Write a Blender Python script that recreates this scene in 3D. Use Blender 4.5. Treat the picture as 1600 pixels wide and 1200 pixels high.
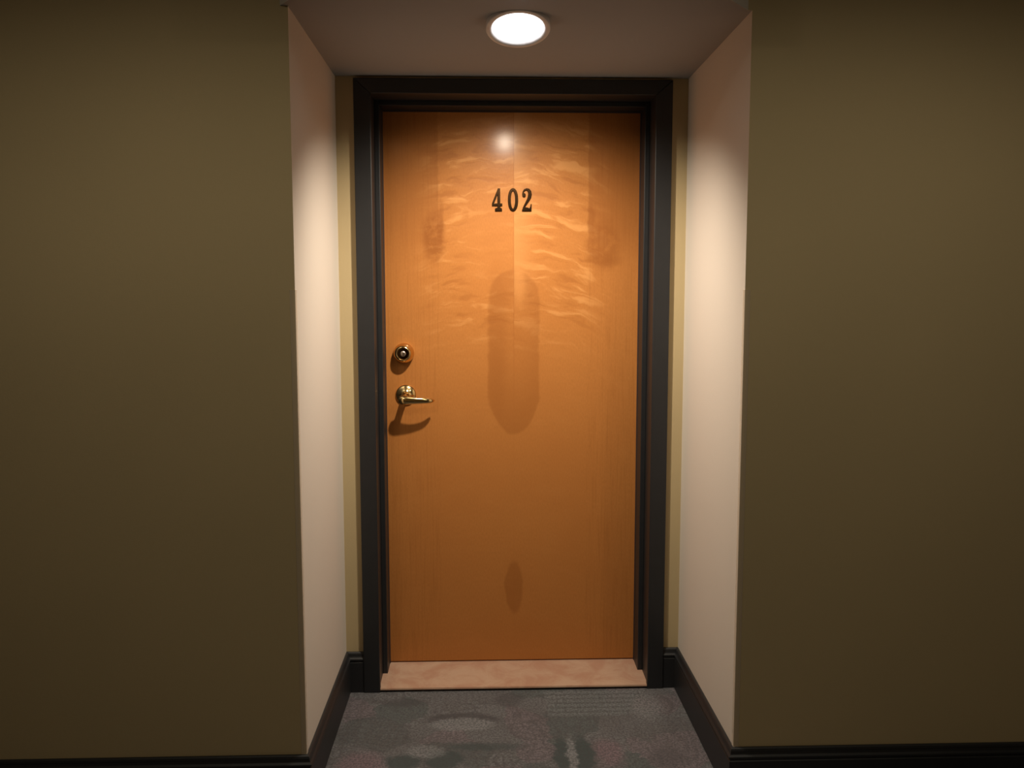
import bpy, bmesh, math, random
from mathutils import Vector, Matrix

random.seed(4)
for o in list(bpy.data.objects):
    bpy.data.objects.remove(o, do_unlink=True)
scene = bpy.context.scene
COL = scene.collection
PI = math.pi

# ------------------------------------------------------------------ camera, world, exposure
F_PX, PITCH, YAW, ROLL = 1353.57, 0.0986, -0.0322, 0.0007
CAM = (-0.1057, -3.0656, 1.4307)
cd = bpy.data.cameras.new('camera')
cam = bpy.data.objects.new('camera', cd)
COL.objects.link(cam)
cd.sensor_fit = 'HORIZONTAL'
cd.sensor_width = 36.0
cd.lens = 36.0 * F_PX / 1600.0
cd.clip_start = 0.05
cam.location = CAM
cam.rotation_mode = 'XYZ'
cam.matrix_world = (Matrix.Translation(CAM) @ Matrix.Rotation(YAW, 4, 'Z')
                    @ Matrix.Rotation(PI / 2 - PITCH, 4, 'X') @ Matrix.Rotation(-ROLL, 4, 'Z'))
scene.camera = cam

world = bpy.data.worlds.new('world')
scene.world = world
world.use_nodes = True
world.node_tree.nodes['Background'].inputs[0].default_value = (1.0, 0.85, 0.65, 1)
world.node_tree.nodes['Background'].inputs[1].default_value = 0.01

vs = scene.view_settings
vs.view_transform = 'Standard'
vs.look = 'None'
vs.gamma = 1.0
vs.use_curve_mapping = False
vs.exposure = 0.0

NICHE_W = 86.0          # watts of the downlight over the door
CORR_W = 16.5            # watts of each corridor downlight

# ------------------------------------------------------------------ dimensions (metres)
XL, XR = -0.6114, 0.6053        # recess side walls
YF = -0.7146                    # corridor face of the front walls
H = 2.1866                      # recess ceiling height
HC = 2.46                       # corridor ceiling height
YO = -3.85                      # opposite corridor wall
HB = 0.1491                     # baseboard height
YD = 0.19                       # face of the door leaf
CX = 4.2                        # corridor half length

# ------------------------------------------------------------------ node helpers
def new_mat(name):
    m = bpy.data.materials.new(name)
    m.use_nodes = True
    nt = m.node_tree
    return m, nt, nt.nodes['Principled BSDF']

class G:
    """tiny node graph helper"""
    def __init__(s, nt):
        s.nt = nt
    def put(s, sock, v):
        if isinstance(v, bpy.types.NodeSocket):
            s.nt.links.new(v, sock)
        elif v is not None:
            sock.default_value = v
    def m(s, op, a, b=None, c=None, clamp=False):
        n = s.nt.nodes.new('ShaderNodeMath')
        n.operation = op
        n.use_clamp = clamp
        for i, v in enumerate((a, b, c)):
            if v is not None:
                s.put(n.inputs[i], v)
        return n.outputs[0]
    def xyz(s):
        t = s.nt.nodes.new('ShaderNodeTexCoord')
        p = s.nt.nodes.new('ShaderNodeSeparateXYZ')
        s.nt.links.new(t.outputs['Object'], p.inputs[0])
        return p.outputs
    def vec(s, x, y, z):
        n = s.nt.nodes.new('ShaderNodeCombineXYZ')
        for i, v in enumerate((x, y, z)):
            s.put(n.inputs[i], v)
        return n.outputs[0]
    def noise(s, v, scale, detail=2.0, rough=0.5, dist=0.0):
        n = s.nt.nodes.new('ShaderNodeTexNoise')
        s.put(n.inputs['Vector'], v)
        n.inputs['Scale'].default_value = scale
        n.inputs['Detail'].default_value = detail
        n.inputs['Roughness'].default_value = rough
        n.inputs['Distortion'].default_value = dist
        return n.outputs[0]
    def voro(s, v, scale, feature='F1'):
        n = s.nt.nodes.new('ShaderNodeTexVoronoi')
        n.feature = feature
        s.put(n.inputs['Vector'], v)
        n.inputs['Scale'].default_value = scale
        return n.outputs
    def ss(s, v, a, b, lo=0.0, hi=1.0):
        n = s.nt.nodes.new('ShaderNodeMapRange')
        n.interpolation_type = 'SMOOTHSTEP'
        s.put(n.inputs[0], v)
        for i, q in enumerate((a, b, lo, hi)):
            n.inputs[i + 1].default_value = q
        return n.outputs[0]
    def mix(s, f, a, b, mode='MIX'):
        n = s.nt.nodes.new('ShaderNodeMix')
        n.data_type = 'RGBA'
        n.blend_type = mode
        s.put(n.inputs[0], f)
        for sock, v in ((n.inputs[6], a), (n.inputs[7], b)):
            if isinstance(v, tuple) and len(v) == 3:
                v = v + (1.0,)
            s.put(sock, v)
        return n.outputs[2]
    def bump(s, h, strength, dist, bsdf):
        n = s.nt.nodes.new('ShaderNodeBump')
        n.inputs['Strength'].default_value = strength
        n.inputs['Distance'].default_value = dist
        s.put(n.inputs['Height'], h)
        s.nt.links.new(n.outputs[0], bsdf.inputs['Normal'])
    def ellipse(s, x, z, cx, cz, rx, rz, soft):
        a = s.m('DIVIDE', s.m('SUBTRACT', x, cx), rx)
        b = s.m('DIVIDE', s.m('SUBTRACT', z, cz), rz)
        r = s.m('SQRT', s.m('ADD', s.m('MULTIPLY', a, a), s.m('MULTIPLY', b, b)))
        return s.m('SUBTRACT', 1.0, s.ss(r, 1.0 - soft, 1.0 + soft))

# ------------------------------------------------------------------ materials
def mat_wall(name, colour, blotch=0.08, rough=0.75, weave=0.25):
    m, nt, b = new_mat(name)
    g = G(nt)
    x, y, z = g.xyz()
    xy = g.m('ADD', x, y)
    n1 = g.noise(g.vec(x, y, z), 1.6, 2.0)
    dark = tuple(c * (1 - blotch) for c in colour)
    lite = tuple(min(1, c * (1 + blotch)) for c in colour)
    nt.links.new(g.mix(n1, dark, lite), b.inputs['Base Color'])
    b.inputs['Roughness'].default_value = rough
    b.inputs['Specular IOR Level'].default_value = 0.25
    w = g.m('ADD', g.noise(g.vec(g.m('MULTIPLY', xy, 90.0), 0.0, g.m('MULTIPLY', z, 500.0)), 1.0, 1.0),
            g.noise(g.vec(g.m('MULTIPLY', xy, 500.0), 3.0, g.m('MULTIPLY', z, 90.0)), 1.0, 1.0))
    g.bump(w, weave, 0.0006, b)
    return m

M_OLIVE = mat_wall('olive_vinyl_wallcovering', (0.52, 0.415, 0.238))
M_CREAM = mat_wall('cream_wall_paint', (0.70, 0.645, 0.585), 0.03)
M_CEIL = mat_wall('ceiling_paint', (0.33, 0.335, 0.345), 0.03, 0.85, 0.1)

def mat_plain(name, colour, rough, metal=0.0, spec=0.5, bump=0.0, bscale=60.0, coat=0.0):
    m, nt, b = new_mat(name)
    g = G(nt)
    x, y, z = g.xyz()
    n = g.noise(g.vec(x, y, z), bscale, 3.0)
    lo = tuple(c * 0.85 for c in colour)
    hi = tuple(min(1, c * 1.15) for c in colour)
    nt.links.new(g.mix(n, lo, hi), b.inputs['Base Color'])
    b.inputs['Roughness'].default_value = rough
    b.inputs['Metallic'].default_value = metal
    b.inputs['Specular IOR Level'].default_value = spec
    b.inputs['Coat Weight'].default_value = coat
    if bump:
        g.bump(n, bump, 0.001, b)
    return m

M_BLACK = mat_plain('black_satin_paint', (0.017, 0.018, 0.0205), 0.48, 0, 0.5, 0.15, 25.0)
M_BRASS = mat_plain('polished_brass', (0.72, 0.52, 0.24), 0.16, 1.0, 0.5, 0.0)
M_KEYWAY = mat_plain('dark_keyway', (0.02, 0.015, 0.01), 0.5)
M_NICKEL = mat_plain('worn_cylinder_metal', (0.62, 0.52, 0.42), 0.28, 1.0)
M_BRONZE = mat_plain('tarnished_brass', (0.045, 0.024, 0.011), 0.24, 1.0)
M_WHITE = mat_plain('white_enamel', (0.78, 0.78, 0.80), 0.35)
M_GASKET = mat_plain('dark_seal_rubber', (0.035, 0.025, 0.028), 0.6)

def mat_emit(name, colour, strength):
    m, nt, b = new_mat(name)
    b.inputs['Base Color'].default_value = (0.9, 0.9, 0.9, 1)
    b.inputs['Emission Color'].default_value = colour + (1,)
    b.inputs['Emission Strength'].default_value = strength
    return m
M_LENS = mat_emit('lit_lens', (1.0, 0.95, 0.92), 7.0)

def mat_guard():
    m, nt, b = new_mat('clear_corner_plastic')
    b.inputs['Base Color'].default_value = (1.0, 0.88, 0.72, 1)
    b.inputs['Roughness'].default_value = 0.30
    b.inputs['Alpha'].default_value = 0.28
    b.inputs['Specular IOR Level'].default_value = 0.6
    return m
M_GUARD = mat_guard()

def mat_threshold():
    m, nt, b = new_mat('pinkish_stone')
    g = G(nt)
    x, y, z = g.xyz()
    n = g.noise(g.vec(x, y, z), 9.0, 5.0, 0.65, 0.6)
    n2 = g.noise(g.vec(x, y, z), 140.0, 2.0)
    c = g.mix(g.ss(n, 0.35, 0.65), (0.47, 0.275, 0.19), (0.55, 0.38, 0.275))
    c = g.mix(g.ss(n2, 0.62, 0.75, 0, 0.35), c, (0.40, 0.24, 0.16))
    nt.links.new(c, b.inputs['Base Color'])
    b.inputs['Roughness'].default_value = 0.45
    return m
M_STONE = mat_threshold()

def mat_door():
    m, nt, b = new_mat('bookmatched_veneer')
    g = G(nt)
    x0, y, z0 = g.xyz()
    SEAM = 0.006
    xs = g.m('SUBTRACT', x0, SEAM)
    # slow wobble of the figure
    w1 = g.m('SUBTRACT', g.noise(g.vec(x0, 0.0, z0), 7.0, 3.0), 0.5)
    w2 = g.m('SUBTRACT', g.noise(g.vec(x0, 5.0, z0), 22.0, 3.0), 0.5)
    x = g.m('ADD', xs, g.m('ADD', g.m('MULTIPLY', w1, 0.03), g.m('MULTIPLY', w2, 0.02)))
    z = g.m('ADD', z0, g.m('MULTIPLY', w1, 0.05))
    ax = g.m('ABSOLUTE', xs)
    side = g.m('GREATER_THAN', xs, 0.0)
    # cross figure: streaks that sag away from the seam
    sag = g.m('MULTIPLY', g.m('MULTIPLY', ax, ax), g.m('ADD', 0.25, g.m('MULTIPLY', side, 0.45)))
    zc = g.m('ADD', g.m('ADD', z0, sag), g.m('ADD', g.m('MULTIPLY', w1, 0.06), g.m('MULTIPLY', w2, 0.012)))
    streak = g.noise(g.vec(g.m('ADD', g.m('MULTIPLY', ax, 7.0), g.m('MULTIPLY', side, 7.3)), 0.0,
                           g.m('MULTIPLY', zc, 26.0)), 1.0, 3.0, 0.55, 0.5)
    sharp = g.ss(streak, 0.50, 0.66)
    dips = g.m('SUBTRACT', 1.0, g.ss(streak, 0.34, 0.46))
    # where the figure is strong: a broad area of the upper half, inside the side veins
    zone = g.m('MULTIPLY', g.ss(z0, 1.15, 1.45), g.m('SUBTRACT', 1.0, g.ss(ax, 0.24, 0.40)))
    zone = g.m('MULTIPLY', zone, g.m('SUBTRACT', 1.0, g.ss(z0, 1.98, 2.1, 0.0, 0.7)))
    quiet = g.ellipse(x, z, -0.07, 1.62, 0.13, 0.20, 0.5)
    zone = g.m('MULTIPLY', zone, g.m('SUBTRACT', 1.0, g.m('MULTIPLY', quiet, 0.75)))
    zone = g.m('MAXIMUM', zone, 0.05)
    base = (0.485, 0.194, 0.050)
    # fine pore grain
    fine = g.noise(g.vec(g.m('MULTIPLY', x0, 55.0), 0.0, g.m('MULTIPLY', z0, 16.0)), 5.0, 3.0, 0.6)
    col = g.mix(g.ss(fine, 0.3, 0.7), (base[0] * 0.90, base[1] * 0.89, base[2] * 0.86), base)
    broad = g.noise(g.vec(ax, 2.0, g.m('MULTIPLY', z0, 1.0)), 3.0, 3.0)
    col = g.mix(g.ss(broad, 0.35, 0.7, 0.0, 0.30), col, (0.42, 0.155, 0.038))
    # bright streaks and dark dips of the figure, silky sheen put into the colour
    col = g.mix(g.m('MULTIPLY', g.m('MULTIPLY', sharp, zone), 0.48), col, (0.72, 0.36, 0.125))
    col = g.mix(g.m('MULTIPLY', g.m('MULTIPLY', dips, zone), 0.50), col, (0.33, 0.115, 0.026))
    # right leaf of the book match is a touch paler by the seam
    pale = g.m('MULTIPLY', side, g.m('SUBTRACT', 1.0, g.ss(ax, 0.0, 0.10)))
    pale = g.m('MULTIPLY', pale, g.m('MULTIPLY', g.ss(z0, 1.35, 1.5), 0.30))
    col = g.mix(pale, col, (0.70, 0.36, 0.13))
    seam = g.m('SUBTRACT', 1.0, g.ss(ax, 0.0008, 0.003))
    col = g.mix(g.m('MULTIPLY', seam, g.ss(z0, 0.95, 1.4, 0.05, 0.35)), col, (0.33, 0.11, 0.026))
    def dark(mask, amt, c=(0.27, 0.088, 0.018)):
        nonlocal col
        col = g.mix(g.m('MULTIPLY', mask, amt), col, c)
    # straight side veins of the veneer leaves and the browner wood outside them
    outL = g.ss(g.m('MULTIPLY', g.m('ADD', x0, g.m('MULTIPLY', w2, 0.012)), -1.0), 0.270, 0.276)
    outR = g.ss(g.m('ADD', x0, g.m('MULTIPLY', w2, 0.012)), 0.280, 0.286)
    up = g.ss(z0, 1.52, 1.72)
    dark(g.m('MULTIPLY', outL, up), 0.32)
    dark(g.m('MULTIPLY', outR, up), 0.42)
    vg = g.noise(g.vec(g.m('MULTIPLY', x0, 150.0), 0.0, g.m('MULTIPLY', z0, 5.0)), 1.0, 3.0, 0.6)
    dark(g.m('MULTIPLY', g.m('MAXIMUM', outL, outR), g.ss(vg, 0.45, 0.7)), 0.22)
    # knots either side
    blot = g.ss(g.noise(g.vec(x0, 1.0, z0), 26.0, 4.0, 0.65), 0.36, 0.55)
    kL = g.m('MULTIPLY', g.ellipse(x, z, -0.295, 1.655, 0.040, 0.085, 0.35), g.m('ADD', g.m('MULTIPLY', blot, 0.6), 0.4))
    kR = g.m('MULTIPLY', g.ellipse(x, z, 0.335, 1.625, 0.062, 0.085, 0.35), g.m('ADD', g.m('MULTIPLY', blot, 0.6), 0.4))
    edgeL = g.ellipse(x, z, -0.272, 1.70, 0.010, 0.080, 0.5)
    edgeR = g.ellipse(x, z, 0.288, 1.72, 0.012, 0.060, 0.5)
    lowR = g.ellipse(x, z, 0.345, 1.575, 0.060, 0.022, 0.5)
    for k, a in ((kL, 0.75), (kR, 0.50), (edgeL, 0.45), (edgeR, 0.40), (lowR, 0.40)):
        dark(k, a)
    # tall tongue shaped heartwood patch
    ta = g.m('DIVIDE', x, g.ss(z0, 0.88, 1.08, 0.062, 0.098))
    tb = g.m('DIVIDE', g.m('SUBTRACT', z, 1.225), 0.315)
    tb2 = g.m('MULTIPLY', tb, tb)
    tr_ = g.m('SQRT', g.m('ADD', g.m('MULTIPLY', ta, ta), g.m('MULTIPLY', tb2, g.m('MULTIPLY', tb2, tb2))))
    tongue = g.m('SUBTRACT', 1.0, g.ss(tr_, 0.93, 1.05))
    slit = g.ellipse(x, z, 0.022, 1.50, 0.020, 0.090, 0.6)
    core = g.ellipse(x, z, 0.015, 1.32, 0.050, 0.22, 0.7)
    tm = g.m('MULTIPLY', tongue, g.m('SUBTRACT', 1.0, g.m('MULTIPLY', slit, 0.9)))
    tm = g.m('MULTIPLY', tm, g.m('SUBTRACT', 1.0, g.m('MULTIPLY', core, 0.35)))
    dark(tm, 0.40)
    dark(g.ellipse(x, z, -0.062, 1.27, 0.032, 0.25, 0.6), 0.18)
    # small spear below
    dark(g.ellipse(x, z, 0.0, 0.315, 0.034, 0.105, 0.15), 0.42)
    nt.links.new(col, b.inputs['Base Color'])
    b.inputs['Roughness'].default_value = 0.48
    b.inputs['Specular IOR Level'].default_value = 0.15
    b.inputs['Coat Weight'].default_value = 0.16
    b.inputs['Coat Roughness'].default_value = 0.17
    hgt = g.m('ADD', g.m('MULTIPLY', g.m('MULTIPLY', streak, zone), 1.0), g.m('MULTIPLY', fine, 0.05))
    g.bump(hgt, 0.5, 0.0035, b)
    return m
M_DOOR = mat_door()

CARPET_MOTIFS = [(-0.49, -0.505, 0.075, 0.07, 0.4, 0.7, 'p'), (-0.36, -0.50, 0.055, 0.045, 0.25, 0.85, 'g'), (-0.235, -0.49, 0.060, 0.055, 0.25, 0.85, 'g'),
                 (-0.30, -0.44, 0.060, 0.040, 0.3, 0.6, 'l'), (-0.185, -0.235, 0.120, 0.050, 0.2, 0.75, 'd'), (-0.185, -0.265, 0.105, 0.045, 0.2, 0.8, 'l'),
                 (0.135, -0.475, 0.024, 0.110, 0.3, 0.85, 'g'), (0.205, -0.475, 0.030, 0.120, 0.3, 0.85, 'g'), (0.170, -0.475, 0.016, 0.110, 0.4, 0.8, 'l'),
                 (0.285, -0.465, 0.050, 0.080, 0.4, 0.75, 'p'), (-0.395, -0.10, 0.080, 0.030, 0.5, 0.6, 'd'), (-0.10, -0.415, 0.120, 0.022, 0.5, 0.65, 'g'),
                 (0.455, -0.14, 0.060, 0.110, 0.4, 0.6, 'l'), (-0.02, -0.09, 0.050, 0.050, 0.5, 0.6, 'd'), (0.46, -0.50, 0.06, 0.06, 0.5, 0.5, 'd')]
def mat_carpet():
    m, nt, b = new_mat('patterned_carpet')
    g = G(nt)
    x, y, z = g.xyz()
    f1 = g.m('SUBTRACT', g.noise(g.vec(x, y, 4.0), 60.0, 2.0), 0.5)
    f2 = g.m('SUBTRACT', g.noise(g.vec(x, y, 7.0), 60.0, 2.0), 0.5)
    wx = g.m('ADD', g.m('MULTIPLY', g.noise(g.vec(x, y, 0.0), 3.5, 2.0), 0.28), g.m('MULTIPLY', f1, 0.035))
    wy = g.m('ADD', g.m('MULTIPLY', g.noise(g.vec(x, y, 9.0), 3.5, 2.0), 0.28), g.m('MULTIPLY', f2, 0.035))
    px = g.m('ADD', x, wx)
    py = g.m('ADD', y, wy)
    v = g.voro(g.vec(px, py, 0.0), 6.5)
    cell = nt.nodes.new('ShaderNodeSeparateColor')
    nt.links.new(v['Color'], cell.inputs[0])
    r1, r2, r3 = cell.outputs
    base = g.mix(g.m('MULTIPLY', r1, 0.6), (0.165, 0.165, 0.176), (0.220, 0.226, 0.245))
    base = g.mix(g.m('MULTIPLY', g.m('GREATER_THAN', r2, 0.70), 0.75), base, (0.215, 0.180, 0.205))
    base = g.mix(g.m('MULTIPLY', g.m('GREATER_THAN', r3, 0.86), 0.7), base, (0.105, 0.130, 0.132))
    # arcs round the cell centres and soft clouds
    ring = g.ss(g.m('SINE', g.m('MULTIPLY', v['Distance'], 30.0)), 0.6, 0.95)
    base = g.mix(g.m('MULTIPLY', ring, g.m('MULTIPLY', g.m('GREATER_THAN', r3, 0.45), 0.45)), base, (0.092, 0.090, 0.098))
    cloud = g.ss(g.noise(g.vec(px, py, 2.0), 7.0, 3.0), 0.42, 0.68)
    base = g.mix(g.m('MULTIPLY', cloud, 0.35), base, (0.118, 0.108, 0.110))
    # ribbed areas
    rib = g.ss(g.m('SINE', g.m('ADD', g.m('MULTIPLY', py, 170.0), g.m('MULTIPLY', f1, 6.0))), 0.0, 0.9)
    base = g.mix(g.m('MULTIPLY', rib, g.m('MULTIPLY', g.m('GREATER_THAN', r1, 0.55), 0.40)), base, (0.10, 0.10, 0.098))
    rib2 = g.ss(g.m('SINE', g.m('ADD', g.m('MULTIPLY', px, 190.0), g.m('MULTIPLY', f2, 7.0))), 0.0, 0.9)
    base = g.mix(g.m('MULTIPLY', rib2, g.m('MULTIPLY', g.m('GREATER_THAN', r2, 0.5), 0.35)), base, (0.11, 0.10, 0.105))
    # leaf, arc and ribbed motifs of the weave in front of the door
    qx = g.m('ADD', x, g.m('ADD', g.m('MULTIPLY', f1, 0.03), g.m('MULTIPLY', g.m('SUBTRACT', g.noise(g.vec(x, y, 1.0), 14.0, 2.0), 0.5), 0.05)))
    qy = g.m('ADD', y, g.m('MULTIPLY', f2, 0.03))
    def motif(cx, cy, rx, ry, soft, amt, c):
        nonlocal base
        base = g.mix(g.m('MULTIPLY', g.ellipse(qx, qy, cx, cy, rx, ry, soft), amt), base, c)
    GREEN, PINK, DARK, PALE = (0.060, 0.082, 0.084), (0.235, 0.165, 0.195), (0.080, 0.074, 0.080), (0.265, 0.275, 0.295)
    for c in CARPET_MOTIFS:
        motif(*c[:6], {'g': GREEN, 'p': PINK, 'd': DARK, 'l': PALE}[c[6]])
    inx = g.m('MULTIPLY', g.ss(qx, 0.10, 0.115), g.m('SUBTRACT', 1.0, g.ss(g.m('ADD', qx, g.m('MULTIPLY', qy, -0.5)), 0.47, 0.50)))
    iny = g.m('MULTIPLY', g.ss(qy, -0.235, -0.205), g.m('SUBTRACT', 1.0, g.ss(qy, -0.035, -0.02)))
    panel = g.m('MULTIPLY', inx, iny)
    base = g.mix(g.m('MULTIPLY', panel, 0.75), base, (0.205, 0.222, 0.235))
    ribp = g.ss(g.m('SINE', g.m('ADD', g.m('MULTIPLY', qy, 190.0), g.m('MULTIPLY', f1, 3.0))), 0.1, 0.9)
    base = g.mix(g.m('MULTIPLY', g.m('MULTIPLY', ribp, panel), 0.55), base, (0.090, 0.094, 0.098))
    tuft = g.noise(g.vec(x, y, z), 130.0, 4.0, 0.8)
    base = g.mix(g.ss(tuft, 0.40, 0.60, 0.0, 0.78), base, (0.074, 0.075, 0.081))
    nt.links.new(base, b.inputs['Base Color'])
    b.inputs['Roughness'].default_value = 0.95
    b.inputs['Specular IOR Level'].default_value = 0.1
    g.bump(tuft, 0.8, 0.004, b)
    return m
M_CARPET = mat_carpet()

# ------------------------------------------------------------------ mesh helpers
def obj(name, bm, mats, parent=None, smooth=False):
    me = bpy.data.meshes.new(name)
    bmesh.ops.recalc_face_normals(bm, faces=bm.faces)
    bm.to_mesh(me)
    bm.free()
    if not isinstance(mats, (list, tuple)):
        mats = [mats]
    for m in mats:
        me.materials.append(m)
    if smooth:
        for p in me.polygons:
            p.use_smooth = True
        try:
            me.set_sharp_from_angle(angle=math.radians(40))
        except Exception:
            pass
    o = bpy.data.objects.new(name, me)
    COL.objects.link(o)
    if parent is not None:
        o.parent = parent
    return o

def empty(name):
    o = bpy.data.objects.new(name, None)
    o.empty_display_size = 0.05
    COL.objects.link(o)
    return o

def struct(o, label=None, cat=None):
    o['kind'] = 'structure'
    if label:
        o['label'] = label
    if cat:
        o['category'] = cat
    return o

def tag(o, label, cat, group=None):
    o['label'] = label
    o['category'] = cat
    if group:
        o['group'] = group
    return o

def add_box(bm, x0, x1, y0, y1, z0, z1, bevel=0.0):
    vs_ = [bm.verts.new(p) for p in ((x0, y0, z0), (x1, y0, z0), (x1, y1, z0), (x0, y1, z0),
                                     (x0, y0, z1), (x1, y0, z1), (x1, y1, z1), (x0, y1, z1))]
    fs = [bm.faces.new([vs_[i] for i in q]) for q in
          ((0, 3, 2, 1), (4, 5, 6, 7), (0, 1, 5, 4), (1, 2, 6, 5), (2, 3, 7, 6), (3, 0, 4, 7))]
    if bevel:
        es = list({e for f in fs for e in f.edges})
        bmesh.ops.bevel(bm, geom=es, offset=bevel, segments=2, affect='EDGES', profile=0.5)
    return fs

def box(name, x0, x1, y0, y1, z0, z1, mat, parent=None, bevel=0.0):
    bm = bmesh.new()
    add_box(bm, x0, x1, y0, y1, z0, z1, bevel)
    return obj(name, bm, mat, parent)

def prism(name, poly, z0, z1, mat, parent=None):
    """vertical prism over a plan polygon"""
    bm = bmesh.new()
    lo = [bm.verts.new((x, y, z0)) for x, y in poly]
    hi = [bm.verts.new((x, y, z1)) for x, y in poly]
    bm.faces.new(lo)
    bm.faces.new(hi)
    n = len(poly)
    for i in range(n):
        bm.faces.new((lo[i], lo[(i + 1) % n], hi[(i + 1) % n], hi[i]))
    return obj(name, bm, mat, parent)

def loft(bm, rings, cap0=True, cap1=True):
    vr = [[bm.verts.new(p) for p in r] for r in rings]
    n = len(vr[0])
    for a, b_ in zip(vr, vr[1:]):
        for i in range(n):
            bm.faces.new((a[i], a[(i + 1) % n], b_[(i + 1) % n], b_[i]))
    if cap0:
        bm.faces.new(vr[0])
    if cap1:
        bm.faces.new(vr[-1])

def lathe(bm, prof, mat4, n=40, cap0=True, cap1=True):
    """prof: (radius, height) along local Z, transformed by mat4"""
    rings = []
    for r, h in prof:
        rings.append([mat4 @ Vector((r * math.cos(2 * PI * i / n), r * math.sin(2 * PI * i / n), h)) for i in range(n)])
    loft(bm, rings, cap0, cap1)

# ------------------------------------------------------------------ floor, walls, ceilings
floor = struct(box('floor', -CX, CX, YO - 0.1, 0.30, -0.06, 0.0, M_CARPET),
               'grey carpet with mottled purple and green pattern', 'floor')

T = 0.10
def niche_wall(name, x0, x1, label):
    """side wall of the recess; its corridor end carries the olive covering"""
    bm = bmesh.new()
    fs = add_box(bm, x0, x1, YF, 0.0, 0.0, HC)
    o = obj(name, bm, [M_CREAM, M_OLIVE])
    for p in o.data.polygons:
        if p.normal.y < -0.9:
            p.material_index = 1
    return struct(o, label, 'wall')

struct(box('wall_left', -CX, XL - T, YF, YF + 0.11, 0.0, HC, M_OLIVE), 'olive corridor wall on the lock side of the door recess', 'wall')
struct(box('wall_right', XR + T, CX, YF, YF + 0.11, 0.0, HC, M_OLIVE), 'olive corridor wall on the hinge side of the door recess', 'wall')
niche_wall('wall_recess_left', XL - T, XL, 'cream side wall of the recess nearest the door handle')
niche_wall('wall_recess_right', XR, XR + T, 'cream side wall of the recess away from the door handle')
# back wall with door opening
JO = 0.515        # rough opening half width
bm = bmesh.new()
add_box(bm, XL - T, -JO, 0.0, 0.24, 0.0, HC)
add_box(bm, JO, XR + T, 0.0, 0.24, 0.0, HC)
add_box(bm, -JO, JO, 0.0, 0.24, 2.150, HC)
struct(obj('wall_back', bm, M_OLIVE), 'olive wall strips around the black door frame', 'wall')
struct(box('wall_opposite', -CX, CX, YO - 0.1, YO, 0.0, HC, M_OLIVE), 'olive corridor wall facing the door', 'wall')
struct(box('wall_corridor_end_left', -CX - 0.1, -CX, YO - 0.1, YF + 0.11, 0.0, HC, M_OLIVE), 'olive end wall of the corridor on the lock side', 'wall')
struct(box('wall_corridor_end_right', CX, CX + 0.1, YO - 0.1, YF + 0.11, 0.0, HC, M_OLIVE), 'olive end wall of the corridor on the hinge side', 'wall')
struct(box('ceiling', -CX, CX, YO - 0.1, YF + 0.11, HC, HC + 0.08, M_CEIL), 'pale corridor ceiling', 'ceiling')

# recess ceiling with a round cut-out for the lamp
LX, LY, LZ = -0.0095, -0.615, H - 0.022      # centre of the lamp head
HOLE = 0.0790
def holed_slab(name, x0, x1, y0, y1, z0, z1, cx, cy, r):
    bm = bmesh.new()
    angs = [2 * PI * i / 64 for i in range(64)] + [math.atan2(b - cy, a - cx) % (2 * PI) for a in (x0, x1) for b in (y0, y1)]
    angs = sorted(set(round(a, 6) for a in angs))
    inn, out = [], []
    for a in angs:
        c, s = math.cos(a), math.sin(a)
        t = min([((x1 if c > 0 else x0) - cx) / c if abs(c) > 1e-6 else 1e9, ((y1 if s > 0 else y0) - cy) / s if abs(s) > 1e-6 else 1e9])
        inn.append((cx + r * c, cy + r * s))
        out.append((cx + t * c, cy + t * s))
    v = {}
    for k, pts in (('i', inn), ('o', out)):
        for zz in (0, 1):
            v[k, zz] = [bm.verts.new((p[0], p[1], (z0, z1)[zz])) for p in pts]
    n = len(angs)
    for i in range(n):
        j = (i + 1) % n
        bm.faces.new((v['i', 0][i], v['o', 0][i], v['o', 0][j], v['i', 0][j]))
        bm.faces.new((v['i', 1][i], v['i', 1][j], v['o', 1][j], v['o', 1][i]))
        bm.faces.new((v['o', 0][i], v['o', 1][i], v['o', 1][j], v['o', 0][j]))
        bm.faces.new((v['i', 0][i], v['i', 0][j], v['i', 1][j], v['i', 1][i]))
    return obj(name, bm, [M_CEIL, M_OLIVE])
cn = struct(holed_slab('ceiling_recess', XL, XR, YF, 0.0, H, H + 0.08, LX, LY, HOLE), 'low ceiling over the door recess with a round lamp hole', 'ceiling')
for p in cn.data.polygons:
    if p.normal.y < -0.9 and p.center.y < YF + 0.01:
        p.material_index = 1
struct(box('wall_header', XL, XR, YF, YF + 0.08, H + 0.08, HC, M_OLIVE), 'olive wall above the recess ceiling', 'wall')
# bulkhead with splayed cheeks that carries the recess ceiling out into the corridor
bulk = struct(prism('ceiling_bulkhead', [(-0.632, YF), (0.5946, YF), (0.5946 - 0.30, YF - 0.345), (-0.632 + 0.25, YF - 0.345)], H, HC, [M_CEIL, M_CREAM]),
       'pale splayed bulkhead above the mouth of the recess', 'ceiling')
for p in bulk.data.polygons:
    if abs(p.normal.z) < 0.5:
        p.material_index = 1

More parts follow.
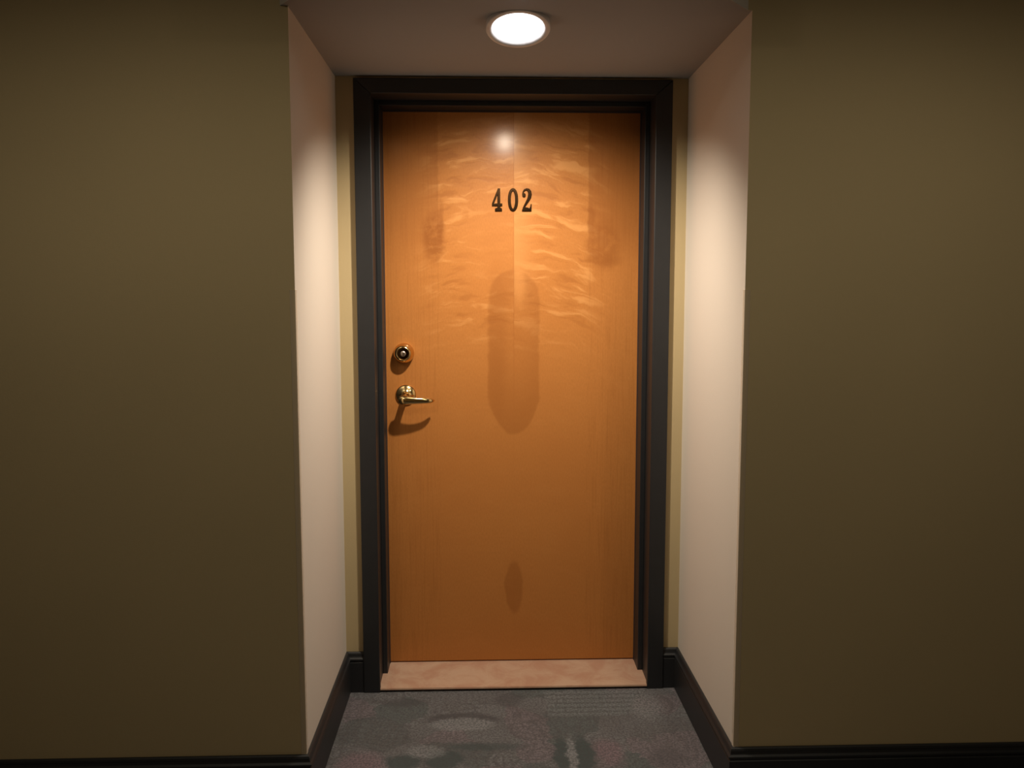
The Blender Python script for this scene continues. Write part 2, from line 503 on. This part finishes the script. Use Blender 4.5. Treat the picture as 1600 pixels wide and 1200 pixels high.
# ------------------------------------------------------------------ baseboards
PROF = [(0.0, 0.0), (0.015, 0.0), (0.015, 0.112), (0.0125, 0.1145), (0.0125, 0.118), (0.0165, 0.121),
        (0.0165, 0.126), (0.012, 0.131), (0.010, 0.138), (0.0105, 0.141), (0.0085, 0.1465), (0.005, HB), (0.0, HB)]
def baseboards(path, names, labels):
    """path in plan; the room is on the left hand of the walking direction times sign"""
    n = len(path)
    dirs = [(Vector(path[i + 1]) - Vector(path[i])).normalized() for i in range(n - 1)]
    nors = [Vector((d.y, -d.x)) for d in dirs]
    def mitre(i):
        if i == 0:
            return nors[0]
        if i == n - 1:
            return nors[-1]
        a, b_ = nors[i - 1], nors[i]
        return (a + b_) / (1 + a.dot(b_))
    for i in range(n - 1):
        bm = bmesh.new()
        rings = []
        for k in (i, i + 1):
            mi = mitre(k)
            rings.append([(path[k][0] + mi.x * t, path[k][1] + mi.y * t, z) for t, z in PROF])
        loft(bm, rings)
        struct(obj(names[i], bm, M_BLACK), labels[i], 'baseboard')
# walking so that the room lies to the right of the direction of travel
baseboards([(-CX, YF), (XL, YF), (XL, 0.0), (-0.5480, 0.0)],
           ['baseboard_left', 'baseboard_recess_left', 'baseboard_back_left'],
           ['black baseboard along the corridor wall on the lock side', 'black baseboard inside the recess on the lock side',
            'short black baseboard piece between recess side wall and frame on the lock side'])
baseboards([(0.5480, 0.0), (XR, 0.0), (XR, YF), (CX, YF)],
           ['baseboard_back_right', 'baseboard_recess_right', 'baseboard_right'],
           ['short black baseboard piece between frame and recess side wall on the hinge side', 'black baseboard inside the recess on the hinge side',
            'black baseboard along the corridor wall on the hinge side'])
baseboards([(CX, YO), (-CX, YO)], ['baseboard_opposite'], ['black baseboard along the corridor wall facing the door'])

# ------------------------------------------------------------------ door frame
frame = struct(empty('trim_1'), 'black door frame of flat casing, jambs and stops', 'door frame')
CO, CI = 0.5480, 0.4890         # casing outer / inner half widths
CTO, CTI = 2.1775, 2.1260       # casing outer / inner tops
YC = -0.020                     # casing front face
def casing_ring(name, pts_in, pts_out, y0, y1):
    """mitred bar between two plan-ends in the XZ plane"""
    bm = bmesh.new()
    quad = [pts_out[0], pts_out[1], pts_in[1], pts_in[0]]
    a = [bm.verts.new((x, y0, z)) for x, z in quad]
    b_ = [bm.verts.new((x, y1, z)) for x, z in quad]
    bm.faces.new(a)
    bm.faces.new(b_)
    for i in range(4):
        bm.faces.new((a[i], a[(i + 1) % 4], b_[(i + 1) % 4], b_[i]))
    es = [e for e in bm.edges if all(abs(v.co.y - y0) < 1e-6 for v in e.verts)]
    bmesh.ops.bevel(bm, geom=es, offset=0.003, segments=2, affect='EDGES', profile=0.5)
    return obj(name, bm, M_BLACK, frame)
for s in (-1, 1):
    casing_ring('casing', [(s * CI, 0.0), (s * CI, CTI)], [(s * CO, 0.0), (s * CO, CTO)], YC, 0.0)
casing_ring('casing', [(-CI, CTI), (CI, CTI)], [(-CO, CTO), (CO, CTO)], YC, 0.0)
# jambs (set 3 mm behind the casing edge), stops and the seal against the leaf
for s in (-1, 1):
    box('jamb', min(s * 0.4925, s * 0.514), max(s * 0.4925, s * 0.514), 0.0, 0.238, 0.0, 2.149, M_BLACK, frame)
    box('stop', min(s * 0.4745, s * 0.4925), max(s * 0.4745, s * 0.4925), 0.100, 0.182, 0.012, 2.1295, M_BLACK, frame, bevel=0.002)
    box('seal', min(s * 0.4725, s * 0.4800), max(s * 0.4725, s * 0.4800), 0.182, 0.1895, 0.022, 2.108, M_GASKET, frame)
box('jamb', -0.4925, 0.4925, 0.0, 0.238, 2.1295, 2.149, M_BLACK, frame)
box('stop', -0.4745, 0.4745, 0.100, 0.182, 2.1115, 2.1295, M_BLACK, frame, bevel=0.002)
box('seal', -0.4725, 0.4725, 0.182, 0.1895, 2.108, 2.1165, M_GASKET, frame)

# threshold: a stone saddle notched round the stops, rising slightly to the leaf
def threshold():
    bm = bmesh.new()
    def z(y):
        return 0.0145 + (y - YC) / (0.24 - YC) * 0.011
    plan = [(-0.4885, YC + 0.002), (0.4885, YC + 0.002), (0.4885, 0.0), (0.4922, 0.0), (0.4922, 0.0995), (0.4742, 0.0995), (0.4742, 0.1825), (0.4922, 0.1825), (0.4922, 0.237),
            (-0.4922, 0.237), (-0.4922, 0.1825), (-0.4742, 0.1825), (-0.4742, 0.0995), (-0.4922, 0.0995), (-0.4922, 0.0), (-0.4885, 0.0)]
    n = len(plan)
    lo = [bm.verts.new((x, y, 0.0085)) for x, y in plan]
    hi = [bm.verts.new((x, y, z(y))) for x, y in plan]
    bm.faces.new(lo)
    bm.faces.new(hi)
    for i in range(n):
        bm.faces.new((lo[i], lo[(i + 1) % n], hi[(i + 1) % n], hi[i]))
    e = [e for e in bm.edges if hi[0] in e.verts and hi[1] in e.verts]
    bmesh.ops.bevel(bm, geom=e, offset=0.002, segments=2, affect='EDGES')
    add_box(bm, -0.4740, 0.4740, 0.004, 0.237, 0.0, 0.0085)      # bed set back under the nosing
    return obj('trim_2', bm, M_STONE)
struct(threshold(), 'pinkish stone threshold under the wooden door', 'threshold')

# ------------------------------------------------------------------ door leaf and its fittings
bm = bmesh.new()
add_box(bm, -0.4900, 0.4900, YD, YD + 0.044, 0.0275, 2.1270, 0.0015)
door = struct(obj('door_1', bm, M_DOOR), 'flush wooden door with glossy figured honey veneer and number 402', 'door')

def text_curve(name, splines, depth, bevel, loc, mat, parent):
    """splines: closed 2D outlines in metres -> bevelled solid numeral standing on the door"""
    parts = []
    for group in splines:
        cu = bpy.data.curves.new(name, 'CURVE')
        cu.dimensions = '2D'
        cu.fill_mode = 'BOTH'
        cu.extrude = depth / 2
        cu.bevel_depth = bevel
        cu.bevel_resolution = 1
        cu.offset = -bevel * 0.7
        for pts in group:
            sp = cu.splines.new('POLY')
            sp.points.add(len(pts) - 1)
            for q, (a, b_) in zip(sp.points, pts):
                q.co = (a, b_, 0, 1)
            sp.use_cyclic_u = True
        tmp = bpy.data.objects.new('tmp', cu)
        COL.objects.link(tmp)
        dg = bpy.context.evaluated_depsgraph_get()
        parts.append(bpy.data.meshes.new_from_object(tmp.evaluated_get(dg)))
        bpy.data.objects.remove(tmp)
        bpy.data.curves.remove(cu)
    bm = bmesh.new()
    for me in parts:
        bm.from_mesh(me)
        bpy.data.meshes.remove(me)
    bmesh.ops.remove_doubles(bm, verts=bm.verts, dist=1e-5)
    R = Matrix.Translation(loc) @ Matrix.Rotation(PI / 2, 4, 'X')
    bm.transform(R)
    o = obj(name, bm, mat, parent)
    return o

U = 0.0828 / 480.0       # metres per tracing unit
def tr(pts, cx):
    return [((x - cx) * U, (560 - y) * U) for x, y in pts]
def circ(cx, cy, rx, ry, n=40, e=1.0):
    out = []
    for i in range(n):
        a = 2 * PI * i / n
        c, s = math.cos(a), math.sin(a)
        out.append((cx + rx * math.copysign(abs(c) ** e, c), cy + ry * math.copysign(abs(s) ** e, s)))
    return out
def ribbon(path):
    L, R = [], []
    for i, (x, y, w) in enumerate(path):
        a = path[max(0, i - 1)]
        b_ = path[min(len(path) - 1, i + 1)]
        d = Vector((b_[0] - a[0], b_[1] - a[1])).normalized()
        L.append((x - d.y * w, y + d.x * w))
        R.append((x + d.y * w, y - d.x * w))
    return L + R[::-1]

four = [[[(512, 322), (556, 322), (560, 640), (602, 640), (602, 690), (560, 690), (562, 728), (596, 748), (598, 800), (450, 800), (452, 748), (500, 728), (502, 690), (386, 690), (386, 640)],
         [(424, 640), (502, 640), (502, 452)]]]
zero = [[circ(826, 560, 108, 240, 44, 0.92), circ(824, 560, 46, 186, 44, 0.95)]]
two = [[ribbon([(1026, 436, 10), (1038, 388, 12), (1068, 350, 17), (1110, 337, 20), (1146, 352, 29), (1172, 388, 35), (1180, 440, 37), (1170, 500, 35), (1146, 555, 30), (1112, 612, 24), (1076, 672, 19), (1040, 740, 16)])],
       [circ(1052, 462, 36, 42, 20)],
       [[(1012, 800), (1014, 766), (1036, 732), (1076, 716), (1130, 726), (1172, 730), (1190, 700), (1196, 652), (1214, 648), (1212, 800)]]]
ZN = 1.7932
for nm, gl, cx, wx in (('numeral_four', four, 494, -0.0555), ('numeral_zero', zero, 826, 0.0033), ('numeral_two', two, 1113, 0.0543)):
    text_curve(nm, [[tr(s, cx) for s in gg] for gg in gl], 0.003, 0.0014, (wx, YD - 0.0028, ZN), M_BRONZE, door)

TO_ROOM = Matrix.Rotation(PI / 2, 4, 'X')       # local +Z -> world -Y (out of the door)
# deadbolt
def at(x, z):
    return Matrix.Translation((x, YD, z)) @ TO_ROOM
DX, DZ = -0.4060, 1.2265
bm = bmesh.new()
lathe(bm, [(0.0385, -0.0005), (0.0385, 0.006), (0.0378, 0.014), (0.0358, 0.023), (0.0328, 0.031), (0.0292, 0.0375), (0.0262, 0.0410), (0.0238, 0.0420),
           (0.0216, 0.0405), (0.0200, 0.0360)], at(DX, DZ), 48)
dead = obj('deadbolt', bm, M_BRASS, door, smooth=True)
bm = bmesh.new()
lathe(bm, [(0.0198, 0.034), (0.0198, 0.0365), (0.0120, 0.0372), (0.0120, 0.0372)][:3], at(DX, DZ), 40)
obj('cylinder_collar', bm, M_BRONZE, dead, smooth=True)
bm = bmesh.new()
lathe(bm, [(0.0105, 0.034), (0.0105, 0.0415), (0.0085, 0.0435), (0.0060, 0.0440)], at(DX, DZ), 32)
obj('key_plug', bm, M_NICKEL, dead, smooth=True)
box('keyway', DX - 0.0010, DX + 0.0010, YD - 0.0446, YD - 0.0425, DZ - 0.0058, DZ + 0.0058, M_KEYWAY, dead)

# lever handle: rose, neck, swept lever with curled end
RX, RZ = -0.4010, 1.0690
bm = bmesh.new()
lathe(bm, [(0.0385, -0.0005), (0.0385, 0.003), (0.0370, 0.0055), (0.0325, 0.0085), (0.0250, 0.0125), (0.0185, 0.0150), (0.0150, 0.0180)], at(RX, RZ), 48)
lever_root = obj('lever_handle', bm, M_BRASS, door, smooth=True)
lever_root['label'] = 'polished brass lever handle'
def sweep(path, n=18):
    """path: (x, y_out, z, half_thick_out, half_height) -> rings around the tangent"""
    bm = bmesh.new()
    rings = []
    for i, (x, o_, z, a, h) in enumerate(path):
        p = Vector((x, YD - o_, z))
        q0 = path[max(0, i - 1)]
        q1 = path[min(len(path) - 1, i + 1)]
        t = (Vector((q1[0], YD - q1[1], q1[2])) - Vector((q0[0], YD - q0[1], q0[2]))).normalized()
        up = Vector((0, 0, 1))
        up = (up - t * up.dot(t)).normalized()
        sd = t.cross(up)
        rings.append([p + sd * (a * math.cos(2 * PI * k / n)) + up * (h * math.sin(2 * PI * k / n)) for k in range(n)])
    loft(bm, rings)
    return bm
neck = [(RX, 0.012, RZ, 0.0150, 0.0150), (RX, 0.022, RZ - 0.001, 0.0125, 0.0125), (RX, 0.038, RZ - 0.004, 0.0115, 0.0115),
        (RX - 0.0005, 0.052, RZ - 0.009, 0.0115, 0.0125), (RX - 0.0005, 0.060, RZ - 0.012, 0.0115, 0.0130)]
obj('neck', sweep(neck, 24), M_BRASS, lever_root, smooth=True)
arm = [(RX - 0.0215, 0.066, RZ - 0.0110, 0.0040, 0.0060), (RX - 0.0195, 0.066, RZ - 0.0112, 0.0090, 0.0125), (RX - 0.0120, 0.068, RZ - 0.0118, 0.0120, 0.0170), (RX, 0.070, RZ - 0.0125, 0.0120, 0.0175),
       (RX + 0.014, 0.071, RZ - 0.0132, 0.0098, 0.0155), (RX + 0.030, 0.071, RZ - 0.0138, 0.0080, 0.0135), (RX + 0.050, 0.070, RZ - 0.0145, 0.0068, 0.0120),
       (RX + 0.068, 0.067, RZ - 0.0152, 0.0060, 0.0108), (RX + 0.084, 0.063, RZ - 0.0160, 0.0058, 0.0098), (RX + 0.095, 0.058, RZ - 0.0164, 0.0060, 0.0088), (RX + 0.104, 0.051, RZ - 0.0168, 0.0052, 0.0065),
       (RX + 0.1085, 0.045, RZ - 0.0170, 0.0026, 0.0032)]
obj('lever', sweep(arm, 24), M_BRASS, lever_root, smooth=True)

# ------------------------------------------------------------------ corner guards
def guard(s, xc, label):
    bm = bmesh.new()
    t, w = 0.0018, 0.0145
    z0, z1 = HB + 0.001, 1.4535
    # L in plan wrapped round the outside corner (xc, YF); s=+1: recess lies at +x
    plan = [(xc - s * w, YF), (xc - s * w, YF - t * 0.6), (xc - s * (w - 0.001), YF - t), (xc + s * t * 0.5, YF - t), (xc + s * t, YF - t * 0.5),
            (xc + s * t, YF + w - 0.001), (xc + s * t * 0.6, YF + w), (xc, YF + w), (xc, YF)]
    lo = [bm.verts.new((x, y, z0)) for x, y in plan]
    hi = [bm.verts.new((x, y, z1)) for x, y in plan]
    bm.faces.new(lo)
    bm.faces.new(hi)
    n = len(plan)
    for i in range(n):
        bm.faces.new((lo[i], lo[(i + 1) % n], hi[(i + 1) % n], hi[i]))
    return tag(obj('corner_guard', bm, M_GUARD), label, 'corner guard', 'corner guards at the mouth of the recess')
guard(1, XL, 'clear plastic guard strip on the wall corner at the lever handle side')
guard(-1, XR, 'clear plastic guard strip on the wall corner across from the lever handle')

# ------------------------------------------------------------------ downlights
def downlight(x, y, z, tilt, watts, colour, size, blend, beam_tilt, beam_loc, label):
    """gimbal downlight: bezel with rolled lip, reflector, domed lens; local +Z of the head points into the room"""
    r = tag(empty('ceiling_downlight'), label, 'ceiling light')
    r.location = (x, y, z)
    LM = Matrix.Rotation(-math.radians(tilt), 4, 'X') @ Matrix.Rotation(PI, 4, 'X')
    bm = bmesh.new()
    lathe(bm, [(0.0800, -0.045), (0.0850, -0.025), (0.0880, -0.006), (0.0885, 0.001), (0.0870, 0.0035), (0.0820, 0.0045), (0.0750, 0.0035), (0.0722, 0.0005), (0.0705, -0.004)],
          LM, 64, False, False)
    obj('bezel', bm, M_WHITE, r, smooth=True)
    bm = bmesh.new()
    lathe(bm, [(0.0707, -0.003), (0.0690, -0.012), (0.0672, -0.022), (0.0665, -0.028)], LM, 64, False, False)
    obj('reflector', bm, M_WHITE, r, smooth=True)
    bm = bmesh.new()
    lathe(bm, [(0.0664, -0.028), (0.0600, -0.0220), (0.0500, -0.0170), (0.0350, -0.0130), (0.0180, -0.0110), (0.0030, -0.0105)], LM, 48)
    obj('lens', bm, M_LENS, r, smooth=True)
    ld = bpy.data.lights.new('downlight_beam', 'SPOT')
    ld.energy = watts
    ld.color = colour
    ld.spot_size = math.radians(size)
    ld.spot_blend = blend
    ld.shadow_soft_size = 0.026
    lo = bpy.data.objects.new('downlight_beam', ld)
    COL.objects.link(lo)
    lo.location = beam_loc
    lo.rotation_euler = (math.radians(beam_tilt), 0, 0)
    lo.parent = r
    return r
downlight(LX, LY, LZ, 16, NICHE_W, (1.0, 0.86, 0.68), 140, 1.0, 19, (0.0, 0.085, -0.034),
          'round white lit downlight tilted in the low ceiling over the door')
downlight(0.95, -1.95, HC - 0.003, 0, CORR_W, (1.0, 0.87, 0.65), 178, 0.62, 0, (0, 0, -0.03), 'round lit downlight in the corridor ceiling on the hinge side')['group'] = 'corridor downlights'
downlight(-0.85, -1.95, HC - 0.003, 0, CORR_W, (1.0, 0.87, 0.65), 178, 0.62, 0, (0, 0, -0.03), 'round lit downlight in the corridor ceiling on the lock side')['group'] = 'corridor downlights'
